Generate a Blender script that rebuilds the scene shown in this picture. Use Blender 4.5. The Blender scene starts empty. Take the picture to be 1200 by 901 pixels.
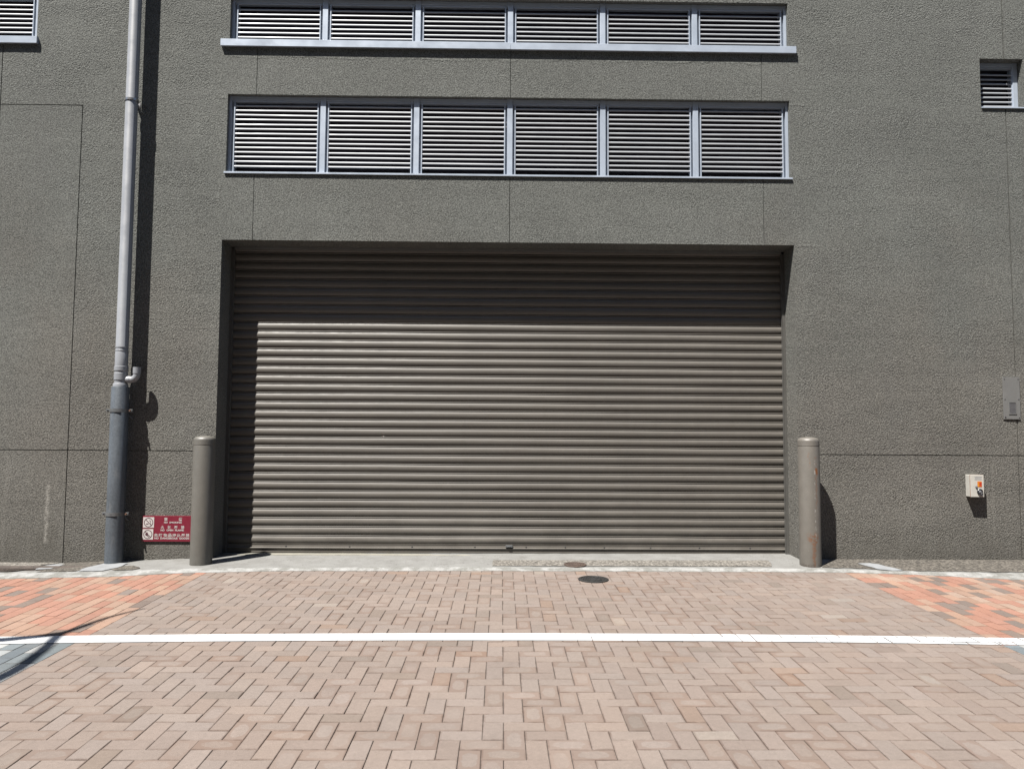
import bpy, bmesh, math, random
from mathutils import Vector, Matrix
random.seed(7)
S = bpy.context.scene
C = S.collection
D = 7.8            # the facade's plane
RV = 8.13          # the shutter's plane
G = 0.022          # the street climbs gently to the building
SUN = Vector((0.935, 1.0, -2.548)).normalized()   # direction the sunlight travels

# ------------------------------------------------------------------ materials
def new_mat(name):
    m = bpy.data.materials.new(name); m.use_nodes = True
    nt = m.node_tree
    b = nt.nodes['Principled BSDF']
    return m, nt, b

def nd(nt, typ, ins=None, **at):
    n = nt.nodes.new(typ)
    for k, v in at.items():
        setattr(n, k, v)
    for k, v in (ins or {}).items():
        sk = n.inputs[k]
        if isinstance(v, bpy.types.NodeSocket):
            nt.links.new(v, sk)
        else:
            sk.default_value = v
    return n

def col(h):
    """sRGB 0-255 triple -> linear rgba"""
    def f(c):
        c /= 255.0
        return c/12.92 if c <= .04045 else ((c+.055)/1.055)**2.4
    return (f(h[0]), f(h[1]), f(h[2]), 1)

KEY = .85         # the photograph is exposed long: all colours sit a little lower, the exposure higher
def lin(r, g, b): return (r*KEY, g*KEY, b*KEY, 1)

def position(nt): return nd(nt, 'ShaderNodeNewGeometry').outputs['Position']
def objco(nt): return nd(nt, 'ShaderNodeTexCoord').outputs['Object']

def noise(nt, co, scale, detail=3, rough=.6, stretch=None):
    if stretch:
        co = nd(nt, 'ShaderNodeVectorMath', {0: co, 1: stretch}, operation='MULTIPLY').outputs[0]
    return nd(nt, 'ShaderNodeTexNoise', {'Vector': co, 'Scale': scale, 'Detail': detail, 'Roughness': rough}).outputs['Fac']

def mapr(nt, v, a, b, c=0., d=1., smooth=False):
    return nd(nt, 'ShaderNodeMapRange', {0: v, 1: a, 2: b, 3: c, 4: d}, interpolation_type='SMOOTHSTEP' if smooth else 'LINEAR').outputs[0]

def math_(nt, op, a, b=0.): return nd(nt, 'ShaderNodeMath', {0: a, 1: b}, operation=op).outputs[0]

def mix(nt, fac, a, b, mode='MIX'):
    n = nd(nt, 'ShaderNodeMix', data_type='RGBA', blend_type=mode)
    for sk, v in ((n.inputs[0], fac), (n.inputs[6], a), (n.inputs[7], b)):
        if isinstance(v, bpy.types.NodeSocket): nt.links.new(v, sk)
        else: sk.default_value = v
    return n.outputs[2]

def scale_col(nt, c, f):
    """colour times a grey factor"""
    g = nd(nt, 'ShaderNodeCombineColor', {0: f, 1: f, 2: f}).outputs[0]
    return mix(nt, 1.0, c, g, 'MULTIPLY')

def bump(nt, b, h, strength, dist):
    n = nd(nt, 'ShaderNodeBump', {'Height': h, 'Strength': strength, 'Distance': dist})
    nt.links.new(n.outputs[0], b.inputs['Normal'])

def box_mask(nt, xyz, x0, x1, z0, z1, soft=.02, wob=None):
    sep = nd(nt, 'ShaderNodeSeparateXYZ', {0: xyz})
    x, z = sep.outputs[0], sep.outputs[2]
    if wob is not None:
        x = math_(nt, 'ADD', x, wob); z = math_(nt, 'ADD', z, wob)
    a = mapr(nt, x, x0-soft, x0+soft); b_ = mapr(nt, x, x1-soft, x1+soft, 1, 0)
    c = mapr(nt, z, z0-soft, z0+soft); d = mapr(nt, z, z1-soft, z1+soft, 1, 0)
    return math_(nt, 'MULTIPLY', math_(nt, 'MULTIPLY', a, b_), math_(nt, 'MULTIPLY', c, d))

def simple(name, base, rough=.5, metal=0., var=.12, nscale=12, bumps=0., bscale=60, spec=None, fine=.06):
    m, nt, b = new_mat(name)
    co = objco(nt)
    f = mapr(nt, noise(nt, co, nscale, 4), .3, .7, 1-var, 1+var)
    f2 = mapr(nt, noise(nt, co, nscale*14, 2), .3, .7, 1-fine, 1+fine)
    c = scale_col(nt, base, math_(nt, 'MULTIPLY', f, f2))
    nt.links.new(c, b.inputs['Base Color'])
    r = mapr(nt, noise(nt, co, nscale*3, 3), .3, .7, max(rough-.08, .02), min(rough+.1, 1))
    nt.links.new(r, b.inputs['Roughness'])
    b.inputs['Metallic'].default_value = metal
    if spec is not None: b.inputs['Specular IOR Level'].default_value = spec
    if bumps: bump(nt, b, noise(nt, co, bscale, 4), bumps, .004)
    return m

def wall_material():
    m, nt, b = new_mat('sprayed stucco')
    p = position(nt)
    wob = mapr(nt, noise(nt, p, 3.0, 3), 0, 1, -.05, .05)
    # smoother trowelled bands round the openings and the filled-in panel at the left
    masks = [box_mask(nt, p, -3.0, 3.48, 3.50, 4.235, .015, wob), box_mask(nt, p, -3.02, 3.27, 5.05, 5.50, .015, wob),
             box_mask(nt, p, -5.4, -4.483, .1, 4.945, .006)]
    sm = masks[0]
    for k in masks[1:]: sm = math_(nt, 'MAXIMUM', sm, k)
    edges = [box_mask(nt, p, -3.10, 3.60, 3.40, 4.33, .02, wob), box_mask(nt, p, -3.12, 3.42, 3.4, 5.6, .02, wob)]
    half = math_(nt, 'MULTIPLY', math_(nt, 'MAXIMUM', *edges), .35)
    rough_amt = math_(nt, 'SUBTRACT', 1.0, math_(nt, 'MAXIMUM', math_(nt, 'MULTIPLY', sm, .5), half))
    grit = noise(nt, p, 84, 2, .62)
    pebble = nd(nt, 'ShaderNodeTexVoronoi', {'Vector': p, 'Scale': 62.0}).outputs['Distance']
    mid = noise(nt, p, 34, 3, .6, (1, 1, 1.4))
    h = math_(nt, 'ADD', math_(nt, 'SUBTRACT', grit, .5), math_(nt, 'MULTIPLY', math_(nt, 'SUBTRACT', pebble, .42), -.55))
    clump = mapr(nt, noise(nt, p, 3.4, 4, .65, (.55, 1, 3.0)), .42, .66, .5, 1.5)     # roller rows where the coat is rougher
    h = math_(nt, 'MULTIPLY', math_(nt, 'MULTIPLY', h, rough_amt), clump)
    roller = noise(nt, p, 2.2, 4, .6, (.5, 1, 3.2))
    h2 = math_(nt, 'ADD', h, math_(nt, 'MULTIPLY', math_(nt, 'MULTIPLY', math_(nt, 'SUBTRACT', mid, .5), .14), math_(nt, 'MULTIPLY', clump, rough_amt)))
    h3 = math_(nt, 'ADD', h2, math_(nt, 'MULTIPLY', roller, .30))
    ridge = math_(nt, 'MULTIPLY', math_(nt, 'MULTIPLY', math_(nt, 'MULTIPLY', sm, math_(nt, 'SUBTRACT', 1.0, sm)), 1.1), mapr(nt, noise(nt, p, 2.6, 3), .42, .6))
    h3 = math_(nt, 'ADD', h3, ridge)        # trowel ridges where the coats meet
    bump(nt, b, h3, .7, .0105)
    blot = mapr(nt, noise(nt, p, .9, 5, .62), .3, .7, .89, 1.09)
    band = mapr(nt, noise(nt, p, 1.3, 4, .6, (.35, 1, 2.6)), .3, .7, .95, 1.05)
    spk = mapr(nt, grit, .34, .66, .50, 1.50)
    f = math_(nt, 'MULTIPLY', math_(nt, 'MULTIPLY', blot, band), spk)
    zz = math_(nt, 'ADD', nd(nt, 'ShaderNodeSeparateXYZ', {0: p}).outputs[2], mapr(nt, noise(nt, p, .55, 3), .3, .7, -1.3, 1.3))
    tint = mix(nt, mapr(nt, zz, .8, 4.2, 0, 1, True), lin(.0965, .0930, .0840), lin(.0945, .0980, .0915))
    c = scale_col(nt, tint, f)
    # grime splashed up from the ground, and runs under joints
    sep = nd(nt, 'ShaderNodeSeparateXYZ', {0: p})
    z = math_(nt, 'ADD', sep.outputs[2], mapr(nt, noise(nt, p, 4, 4, .6, (1, 1, .4)), .3, .7, -.22, .22))
    low = mapr(nt, z, .15, .62, .36, 0., True)
    c = mix(nt, low, c, lin(.060, .055, .046))
    runs = noise(nt, p, 9, 3, .55, (1, 1, .035))
    runm = math_(nt, 'MULTIPLY', mapr(nt, runs, .60, .74, 0, .30), box_mask(nt, p, -5.4, 6, .1, 1.24, .15))
    c = mix(nt, runm, c, lin(.16, .155, .14))
    one = math_(nt, 'MULTIPLY', box_mask(nt, p, -4.685, -4.655, .33, .92, .014, mapr(nt, noise(nt, p, 8, 2), 0, 1, -.03, .03)), mapr(nt, noise(nt, p, 30, 2), .35, .6, .1, .75))
    c = mix(nt, one, c, lin(.24, .23, .21))
    # rain-washed stain runs below the sills
    r2 = mapr(nt, noise(nt, p, 5, 3, .5, (1, 1, .06)), .55, .75, 0, .22)
    c = mix(nt, math_(nt, 'MULTIPLY', r2, box_mask(nt, p, -6, 6, 1.3, 6, .3)), c, lin(.080, .080, .077))
    nt.links.new(c, b.inputs['Base Color'])
    b.inputs['Roughness'].default_value = .92
    b.inputs['Specular IOR Level'].default_value = .2
    return m

def paver_material():
    m, nt, b = new_mat('worn paver')
    p = position(nt)
    base = nd(nt, 'ShaderNodeVertexColor', layer_name='col').outputs['Color']
    rnd = nd(nt, 'ShaderNodeVertexColor', layer_name='rnd').outputs['Color']
    rs = nd(nt, 'ShaderNodeSeparateColor', {0: rnd})
    uv = nd(nt, 'ShaderNodeUVMap', uv_map='uv').outputs['UV']     # u,v = signed distance ratio from the middle, -1..1 along each side
    s = nd(nt, 'ShaderNodeSeparateXYZ', {0: uv})
    au = math_(nt, 'POWER', math_(nt, 'ABSOLUTE', s.outputs[0]), 3.)
    av = math_(nt, 'POWER', math_(nt, 'ABSOLUTE', s.outputs[1]), 3.)
    rad = math_(nt, 'POWER', math_(nt, 'ADD', au, av), .3333)
    rad = math_(nt, 'ADD', rad, mapr(nt, noise(nt, p, 26, 3), .3, .7, -.13, .13))
    ring = math_(nt, 'MULTIPLY', mapr(nt, rad, .66, .76, 0, 1, True), rs.outputs[0])
    mx = math_(nt, 'MAXIMUM', math_(nt, 'ABSOLUTE', s.outputs[0]), math_(nt, 'ABSOLUTE', s.outputs[1]))
    edge = math_(nt, 'MULTIPLY', mapr(nt, mx, .89, 1.0, 0, 1, True), mapr(nt, noise(nt, p, 9, 4, .65), .42, .68, .05, .75))
    f = mapr(nt, noise(nt, p, 380, 2, .75), .28, .72, .76, 1.24)
    f = math_(nt, 'MULTIPLY', f, mapr(nt, noise(nt, p, 45, 4, .65), .3, .7, .93, 1.07))
    f = math_(nt, 'MULTIPLY', f, mapr(nt, noise(nt, p, 1.6, 4, .6), .3, .7, .93, 1.06))
    c = scale_col(nt, base, f)
    c = mix(nt, ring, c, mix(nt, 1., base, (.88, .81, .77, 1), 'MULTIPLY'))
    c = mix(nt, edge, c, mix(nt, 1., c, lin(.55, .45, .40), 'MULTIPLY'))
    # tyre grime in soft broad blotches, and rust-brown seepage
    g = math_(nt, 'MULTIPLY', mapr(nt, noise(nt, p, 2.7, 5, .68), .54, .76, 0, .42), rs.outputs[2])
    c = mix(nt, g, c, scale_col(nt, base, .70))
    spots = mapr(nt, noise(nt, p, 21, 3, .5), .72, .80, 0, .3)
    c = mix(nt, spots, c, scale_col(nt, base, .6))
    nt.links.new(c, b.inputs['Base Color'])
    b.inputs['Roughness'].default_value = .88
    b.inputs['Specular IOR Level'].default_value = .25
    bump(nt, b, math_(nt, 'ADD', noise(nt, p, 330, 3, .7), math_(nt, 'MULTIPLY', noise(nt, p, 60, 3), .7)), .35, .002)
    return m

def ground_mat(name, base, dark, scale=30, fine=260, bstr=.5, spread=(.35, .65), peb=0., rough=.95):
    m, nt, b = new_mat(name)
    p = position(nt)
    c = mix(nt, mapr(nt, noise(nt, p, scale, 5, .65), *spread), base, dark)
    c = scale_col(nt, c, mapr(nt, noise(nt, p, fine, 3, .7), .3, .7, .84, 1.15))
    c = scale_col(nt, c, mapr(nt, noise(nt, p, 2.3, 4, .6), .3, .7, .9, 1.08))
    h = noise(nt, p, fine*.6, 4, .7)
    if peb:
        v = nd(nt, 'ShaderNodeTexVoronoi', {'Vector': p, 'Scale': peb})
        pc = nd(nt, 'ShaderNodeSeparateColor', {0: v.outputs['Color']})
        c = scale_col(nt, c, mapr(nt, pc.outputs[0], 0, 1, .45, 1.45))
        c = mix(nt, mapr(nt, v.outputs['Distance'], .35, .62, 0, .6), c, scale_col(nt, dark, .6))
        h = math_(nt, 'ADD', h, math_(nt, 'MULTIPLY', v.outputs['Distance'], -1.6))
    nt.links.new(c, b.inputs['Base Color'])
    b.inputs['Roughness'].default_value = rough
    b.inputs['Specular IOR Level'].default_value = .2
    bump(nt, b, h, bstr, .006)
    return m

def apron_material():
    m, nt, b = new_mat('weathered concrete')
    p = position(nt)
    c = mix(nt, mapr(nt, noise(nt, p, 5, 5, .65), .35, .65), lin(.152, .152, .147), lin(.122, .121, .116))
    c = scale_col(nt, c, mapr(nt, noise(nt, p, 240, 3, .7), .3, .7, .88, 1.12))
    crack = nd(nt, 'ShaderNodeTexVoronoi', {'Vector': nd(nt, 'ShaderNodeVectorMath', {0: p, 1: nd(nt, 'ShaderNodeTexNoise', {'Vector': p, 'Scale': 6.}).outputs['Color']}, operation='ADD').outputs[0], 'Scale': 2.1}, feature='DISTANCE_TO_EDGE').outputs['Distance']
    c = mix(nt, mapr(nt, crack, .0, .012, .65, 0), c, lin(.05, .047, .042))
    st = mapr(nt, noise(nt, p, 3.1, 4, .6), .58, .72, 0, .35)
    c = mix(nt, st, c, lin(.085, .08, .072))
    nt.links.new(c, b.inputs['Base Color'])
    b.inputs['Roughness'].default_value = .9
    b.inputs['Specular IOR Level'].default_value = .25
    bump(nt, b, noise(nt, p, 90, 4, .7), .35, .004)
    return m

def kerb_material():
    m, nt, b = new_mat('whitened kerb')
    p = position(nt)
    w = mapr(nt, noise(nt, p, 7, 5, .68), .44, .60)
    c = mix(nt, w, lin(.115, .115, .107), lin(.205, .206, .202))
    c = scale_col(nt, c, mapr(nt, noise(nt, p, 120, 3, .7), .3, .7, .85, 1.12))
    c = mix(nt, mapr(nt, noise(nt, p, 24, 3), .66, .75, 0, .55), c, lin(.06, .057, .05))
    nt.links.new(c, b.inputs['Base Color']); b.inputs['Roughness'].default_value = .9
    bump(nt, b, noise(nt, p, 45, 5, .7), .5, .008)
    return m

def line_material():
    m, nt, b = new_mat('white road paint')
    p = position(nt)
    c = scale_col(nt, lin(.36, .37, .38), mapr(nt, noise(nt, p, 60, 4, .65), .3, .7, .94, 1.04))
    x = nd(nt, 'ShaderNodeSeparateXYZ', {0: p}).outputs[0]
    worn = mapr(nt, x, .6, 2.6, .0, .075, True)      # the right half is driven over and has worn through
    c = mix(nt, mapr(nt, math_(nt, 'ADD', noise(nt, p, 34, 4, .7), worn), .67, .72, 0, .75), c, lin(.16, .135, .118))
    c = mix(nt, mapr(nt, noise(nt, p, 6, 4, .65), .52, .75, 0, .35), c, lin(.22, .215, .21))
    nt.links.new(c, b.inputs['Base Color']); b.inputs['Roughness'].default_value = .75
    bump(nt, b, noise(nt, p, 160, 3), .3, .002)
    return m

def shutter_material():
    m, nt, b = new_mat('brown grey shutter enamel')
    p = position(nt)
    f = mapr(nt, noise(nt, p, 1.2, 4, .6), .3, .7, .92, 1.07)
    f = math_(nt, 'MULTIPLY', f, mapr(nt, noise(nt, p, 5, 3, .6, (.12, 1, 6)), .3, .7, .93, 1.07))
    f = math_(nt, 'MULTIPLY', f, mapr(nt, noise(nt, p, 60, 3), .3, .7, .96, 1.04))
    c = scale_col(nt, lin(.0775, .0705, .0615), f)
    drip = mapr(nt, noise(nt, p, 4.5, 4, .6, (1, 1, .07)), .5, .72, 0, .28)
    c = mix(nt, drip, c, lin(.058, .053, .047))
    zz = nd(nt, 'ShaderNodeSeparateXYZ', {0: p}).outputs[2]
    dust = math_(nt, 'MULTIPLY', mapr(nt, zz, .2, 1.0, .38, 0, True), mapr(nt, noise(nt, p, 3, 4, .65, (1, 1, 2)), .4, .65))
    c = mix(nt, dust, c, lin(.135, .125, .11))
    sp = mapr(nt, noise(nt, p, 34, 2, .5), .76, .80, 0, .5)
    c = mix(nt, sp, c, lin(.16, .15, .14))
    nt.links.new(c, b.inputs['Base Color'])
    nt.links.new(mapr(nt, noise(nt, p, 8, 3), .3, .7, .46, .58), b.inputs['Roughness'])
    b.inputs['Specular IOR Level'].default_value = .42
    bump(nt, b, noise(nt, p, 2.5, 2, .5, (1, 1, 3)), .15, .01)
    return m

def bollard_material(rust):
    m, nt, b = new_mat('bollard paint rusted' if rust else 'bollard paint')
    co = objco(nt)
    f = mapr(nt, noise(nt, co, 9, 4), .3, .7, .9, 1.08)
    f = math_(nt, 'MULTIPLY', f, mapr(nt, noise(nt, co, 160, 2), .3, .7, .93, 1.07))
    c = scale_col(nt, lin(.098, .090, .079) if rust else lin(.083, .079, .070), f)
    # pale scuffs
    c = mix(nt, mapr(nt, noise(nt, co, 42, 2), .70, .76, 0, .5), c, lin(.2, .19, .175))
    c = mix(nt, mapr(nt, noise(nt, co, 60, 2), .73, .77, 0, .8), c, lin(.03, .027, .024))
    sep = nd(nt, 'ShaderNodeSeparateXYZ', {0: co})
    z = sep.outputs[2]
    if rust:
        wob = mapr(nt, noise(nt, co, 16, 3), 0, 1, -.03, .03)
        def blob(x0, x1, z0, z1, soft, st, thr):
            k = box_mask(nt, co, x0, x1, z0, z1, soft, wob)
            front = mapr(nt, sep.outputs[1], -.02, 0, 1, 0)
            return math_(nt, 'MULTIPLY', math_(nt, 'MULTIPLY', k, front), mapr(nt, noise(nt, co, 48, 3, .7), thr, thr+.1, 0, st))
        for q in ((-.055, .045, .25, .345, .018, .9, .46), (-.02, .012, .02, .27, .008, .6, .40), (.018, .046, .925, .99, .008, 1., .25),
                  (.026, .042, .60, .95, .006, .40, .42), (-.045, -.03, 1.0, 1.16, .006, .5, .46), (.006, .04, 1.03, 1.10, .01, .6, .52)):
            c = mix(nt, blob(*q), c, lin(.115, .040, .010))
        c = mix(nt, math_(nt, 'MULTIPLY', box_mask(nt, co, .012, .022, .28, 1.10, .006), mapr(nt, noise(nt, co, 30, 2), .55, .62, 0, .7)), c, lin(.26, .255, .24))
    foot = math_(nt, 'MULTIPLY', mapr(nt, math_(nt, 'ADD', z, mapr(nt, noise(nt, co, 26, 4), .3, .7, -.03, .03)), .0, .05, 1, 0), .85 if rust else .45)
    c = mix(nt, foot, c, lin(.032, .022, .016))
    nt.links.new(c, b.inputs['Base Color'])
    b.inputs['Roughness'].default_value = .5
    bump(nt, b, noise(nt, co, 70, 4), .25, .004)
    return m

def galvanised():
    m, nt, b = new_mat('dull galvanised steel')
    co = objco(nt)
    v = nd(nt, 'ShaderNodeTexVoronoi', {'Vector': co, 'Scale': 70.}).outputs['Color']
    vs = nd(nt, 'ShaderNodeSeparateColor', {0: v}).outputs[0]
    f = mapr(nt, vs, 0, 1, .86, 1.12)
    f = math_(nt, 'MULTIPLY', f, mapr(nt, noise(nt, co, 5, 5, .65, (1, 1, .4)), .3, .7, .8, 1.18))
    c = scale_col(nt, lin(.076, .088, .102), f)
    c = mix(nt, mapr(nt, noise(nt, co, 14, 4, .6, (1, 1, .25)), .58, .70, 0, .5), c, lin(.13, .135, .14))
    c = mix(nt, mapr(nt, noise(nt, co, 30, 3), .68, .76, 0, .5), c, lin(.03, .028, .026))
    nt.links.new(c, b.inputs['Base Color'])
    b.inputs['Metallic'].default_value = .25; b.inputs['Roughness'].default_value = .48
    bump(nt, b, noise(nt, co, 60, 3), .12, .004)
    return m

M = {}
M['wall'] = wall_material()
M['paver'] = paver_material()
M['sand'] = ground_mat('joint sand', lin(.075, .062, .054), lin(.040, .034, .031), 14, 300, .5)
M['asphalt'] = ground_mat('asphalt', lin(.05, .05, .05), lin(.035, .035, .035), 40, 200, .5)
M['apron'] = apron_material()
M['kerb'] = kerb_material()
M['aggregate'] = ground_mat('exposed aggregate', lin(.125, .114, .097), lin(.066, .06, .053), 26, 220, .9, peb=46)
M['aggregate_pale'] = ground_mat('pale exposed aggregate', lin(.172, .161, .145), lin(.125, .116, .103), 26, 220, .8, peb=46)
M['soil'] = ground_mat('dark damp grit', lin(.045, .035, .029), lin(.024, .019, .016), 22, 200, .9, peb=60)
M['cement'] = ground_mat('fresh white cement', lin(.185, .193, .202), lin(.155, .16, .165), 9, 200, .3)
M['cream'] = ground_mat('cream cement lip', lin(.185, .178, .150), lin(.14, .135, .118), 9, 200, .3)
M['line'] = line_material()
M['shutter'] = shutter_material()
M['shutter_dark'] = simple('shutter rail steel', lin(.075, .073, .068), .42, .15, .1, 4)
M['lip'] = simple('dulled steel lip', lin(.15, .15, .146), .4, .3, .1, 4)
M['alu'] = simple('silver anodised aluminium', lin(.345, .392, .462), .38, .25, .05, 2, fine=.02)
M['blade'] = simple('pale louvre blade', lin(.262, .272, .292), .45, .1, .05, 2, fine=.02)
M['dark'] = simple('unlit interior dark', lin(.013, .010, .018), .8, 0, .1, 4)  # near-black colour painted in for the unlit interior
M['soffit'] = M['wall']
M['pvc'] = simple('grey pvc', lin(.178, .187, .203), .42, 0, .06, 3, fine=.02)
M['galv'] = galvanised()
M['clamp'] = simple('zinc clamp', lin(.13, .135, .14), .42, .5, .15, 20)
M['stain_band'] = simple('stainless band', lin(.3, .3, .305), .3, .8, .1, 20)
M['rustbolt'] = simple('rusty bolt', lin(.10, .045, .026), .7, .2, .3, 60)
M['boll'] = bollard_material(False)
M['boll_rust'] = bollard_material(True)
M['sign'] = simple('crimson enamel sign', lin(.125, .0055, .018), .4, 0, .06, 6, fine=.03)
M['sign_white'] = simple('white sign ink', lin(.38, .36, .35), .5, 0, .05, 20)
M['sign_ink'] = simple('plum sign ink', lin(.05, .011, .02), .5, 0, .05, 20)
M['boxw'] = simple('off white box plastic', lin(.355, .345, .315), .45, 0, .08, 14)
M['boxseam'] = simple('rust brown seam', lin(.15, .066, .036), .7, 0, .3, 30)
M['orange'] = simple('orange sticker', lin(.42, .105, .007), .45, 0, .05, 20)
M['redink'] = simple('red sticker ink', lin(.30, .015, .006), .45, 0, .05, 20)
M['yellow'] = simple('yellow sticker ink', lin(.42, .25, .015), .45, 0, .05, 20)
M['black'] = simple('black plastic', lin(.012, .012, .014), .4, 0, .1, 20)
M['greyp'] = simple('grey plastic', lin(.11, .115, .125), .4, 0, .1, 20)
M['greyink'] = simple('pale grey print', lin(.20, .21, .225), .6, 0, .05, 20)
M['plate'] = simple('grey painted steel plate', lin(.128, .128, .125), .42, .1, .08, 8)
M['plate_grille'] = simple('grille metal', lin(.10, .098, .10), .4, .3, .1, 20)
M['iron'] = simple('black cast iron', lin(.012, .0117, .0114), .6, .1, .3, 30, .5, 120)
M['rustiron'] = simple('rusty cast iron', lin(.05, .033, .025), .75, .1, .35, 30, .6, 120)
M['brownclad'] = simple('brown cladding', lin(.075, .062, .05), .7, 0, .12, 1)
M['glass'] = simple('dark window glass', lin(.02, .022, .025), .12, 0, .05, 1)
M['bark'] = simple('bark', lin(.09, .07, .05), .9, 0, .3, 12, .6, 30)
M['leaf'] = simple('leaf', lin(.05, .09, .03), .55, 0, .3, 3)

# ------------------------------------------------------------------ mesh helpers
class MB:
    """collects geometry in world coordinates"""
    def __init__(s): s.bm = bmesh.new()
    def quad(s, *ps):
        return s.bm.faces.new([s.bm.verts.new(p) for p in ps])
    def box(s, x0, x1, y0, y1, z0, z1, bev=0.):
        t = bmesh.new()
        r = bmesh.ops.create_cube(t, size=1.)
        for v in t.verts:
            v.co = Vector(((x0+x1)/2+v.co.x*(x1-x0), (y0+y1)/2+v.co.y*(y1-y0), (z0+z1)/2+v.co.z*(z1-z0)))
        if bev: bmesh.ops.bevel(t, geom=list(t.edges), offset=bev, segments=2, affect='EDGES', profile=.6)
        s._merge(t); return s
    def _merge(s, t):
        me = bpy.data.meshes.new('tmp'); t.to_mesh(me); t.free()
        s.bm.from_mesh(me); bpy.data.meshes.remove(me)
    def lathe(s, cx, cy, prof, n=40, axis='Z', cap=True):
        """profile of (radius, height) about a vertical axis (or the Y axis: height = y)"""
        rings = []
        for r, h in prof:
            if r < 1e-6:
                p = (cx, cy, h) if axis == 'Z' else (cx, h, cy)
                rings.append([s.bm.verts.new(p)]); continue
            ring = []
            for k in range(n):
                a = 2*math.pi*k/n
                u, w = r*math.cos(a), r*math.sin(a)
                ring.append(s.bm.verts.new((cx+u, cy+w, h) if axis == 'Z' else (cx+u, h, cy+w)))
            rings.append(ring)
        for A, B in zip(rings, rings[1:]):
            if len(A) == 1 and len(B) == 1: continue
            for k in range(n):
                k2 = (k+1) % n
                if len(A) == 1: f = [A[0], B[k2], B[k]]
                elif len(B) == 1: f = [A[k], A[k2], B[0]]
                else: f = [A[k], A[k2], B[k2], B[k]]
                s.bm.faces.new(f)
        if cap:
            for R_ in (rings[0], rings[-1]):
                if len(R_) > 2:
                    try: s.bm.faces.new(R_)
                    except ValueError: pass
        return s
    def tube(s, pts, rad, n=20, cap=True):
        pts = [Vector(p) for p in pts]
        rs = rad if isinstance(rad, (list, tuple)) else [rad]*len(pts)
        rings = []; up = None
        for i, p in enumerate(pts):
            t = ((pts[min(i+1, len(pts)-1)]-pts[max(i-1, 0)])).normalized()
            if up is None:
                up = Vector((0, 0, 1)) if abs(t.z) < .9 else Vector((0, 1, 0))
            a = t.cross(up).normalized(); b = a.cross(t).normalized(); up = b
            rings.append([s.bm.verts.new(p+(a*math.cos(2*math.pi*k/n)+b*math.sin(2*math.pi*k/n))*rs[i]) for k in range(n)])
        for A, B in zip(rings, rings[1:]):
            for k in range(n): s.bm.faces.new([A[k], A[(k+1) % n], B[(k+1) % n], B[k]])
        if cap:
            s.bm.faces.new(rings[0]); s.bm.faces.new(rings[-1])
        return s
    def extrude_x(s, prof, x0, x1, close=False):
        """profile of (y,z) swept along x"""
        A = [s.bm.verts.new((x0, y, z)) for y, z in prof]; B = [s.bm.verts.new((x1, y, z)) for y, z in prof]
        n = len(prof)
        for k in range(n if close else n-1):
            s.bm.faces.new([A[k], A[(k+1) % n], B[(k+1) % n], B[k]])
        if close: s.bm.faces.new(A); s.bm.faces.new(B)
        return s
    def build(s, name, mat, parent=None, origin=(0, 0, 0), smooth=0):
        bmesh.ops.recalc_face_normals(s.bm, faces=s.bm.faces)
        o3 = Vector(origin)
        for v in s.bm.verts: v.co -= o3
        if smooth:
            for f in s.bm.faces: f.smooth = True
            for e in s.bm.edges:
                if len(e.link_faces) == 2 and e.calc_face_angle(0) > math.radians(smooth): e.smooth = False
        me = bpy.data.meshes.new(name); s.bm.to_mesh(me); s.bm.free()
        me.materials.append(mat)
        o = bpy.data.objects.new(name, me); C.objects.link(o)
        if parent: o.parent = parent
        else: o.location = o3
        return o

def thing(name, label, cat, loc, group=None):
    o = bpy.data.objects.new(name, None); C.objects.link(o)
    o.location = loc; o.empty_display_size = .2
    o['label'] = label; o['category'] = cat
    if group: o['group'] = group
    return o
def structure(o): o['kind'] = 'structure'; return o

# ------------------------------------------------------------------ ground heights
def pave_z(x, y): return G*y
def apron_z(x, y):
    dip = 0.
    if x < -3.3: dip = .048*min(1., (-3.3-x)/1.1)*min(1., max(0., (y-7.05)/.7))
    rise = .018*min(1., max(0., (x+3.3)/6.6))*min(1., max(0., (y-7.3)/.5))
    return G*y+.010-dip+rise

# ------------------------------------------------------------------ ground sheet
mb = MB()
mb.quad((-60, -60, pave_z(0, -60)-.05), (60, -60, pave_z(0, -60)-.05), (60, 60, pave_z(0, 60)-.05), (-60, 60, pave_z(0, 60)-.05))
structure(mb.build('ground', M['asphalt']))
mb = MB()
X0, X1, Y0, Y1 = -9.5, 9.5, -3.0, 7.5
mb.quad((X0, Y0, pave_z(0, Y0)-.0055), (X1, Y0, pave_z(0, Y0)-.0055), (X1, Y1, pave_z(0, Y1)-.0055), (X0, Y1, pave_z(0, Y1)-.0055))
structure(mb.build('joint_sand_bed', M['sand']))

def interp(tab, x):
    if x <= tab[0][0]: return tab[0][1]
    for (a, u), (b, v) in zip(tab, tab[1:]):
        if x <= b:
            t = (x-a)/(b-a); t = t*t*(3-2*t)*.4+t*.6
            return u+(v-u)*t
    return tab[-1][1]
K_OUT = [(-9.5, 6.86), (-4.44, 6.89), (-3.64, 6.975), (-2.87, 7.173), (-2.0, 7.262), (0, 7.30), (2.5, 7.298), (3.34, 7.277), (3.9, 7.205), (4.85, 6.99), (9.5, 6.86)]
K_IN = [(-9.5, 7.10), (-4.43, 7.112), (-3.9, 7.155), (-2.87, 7.315), (-2.0, 7.375), (0, 7.41), (2.5, 7.405), (3.2, 7.385), (3.94, 7.303), (5.07, 7.24), (9.5, 7.15)]

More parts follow.
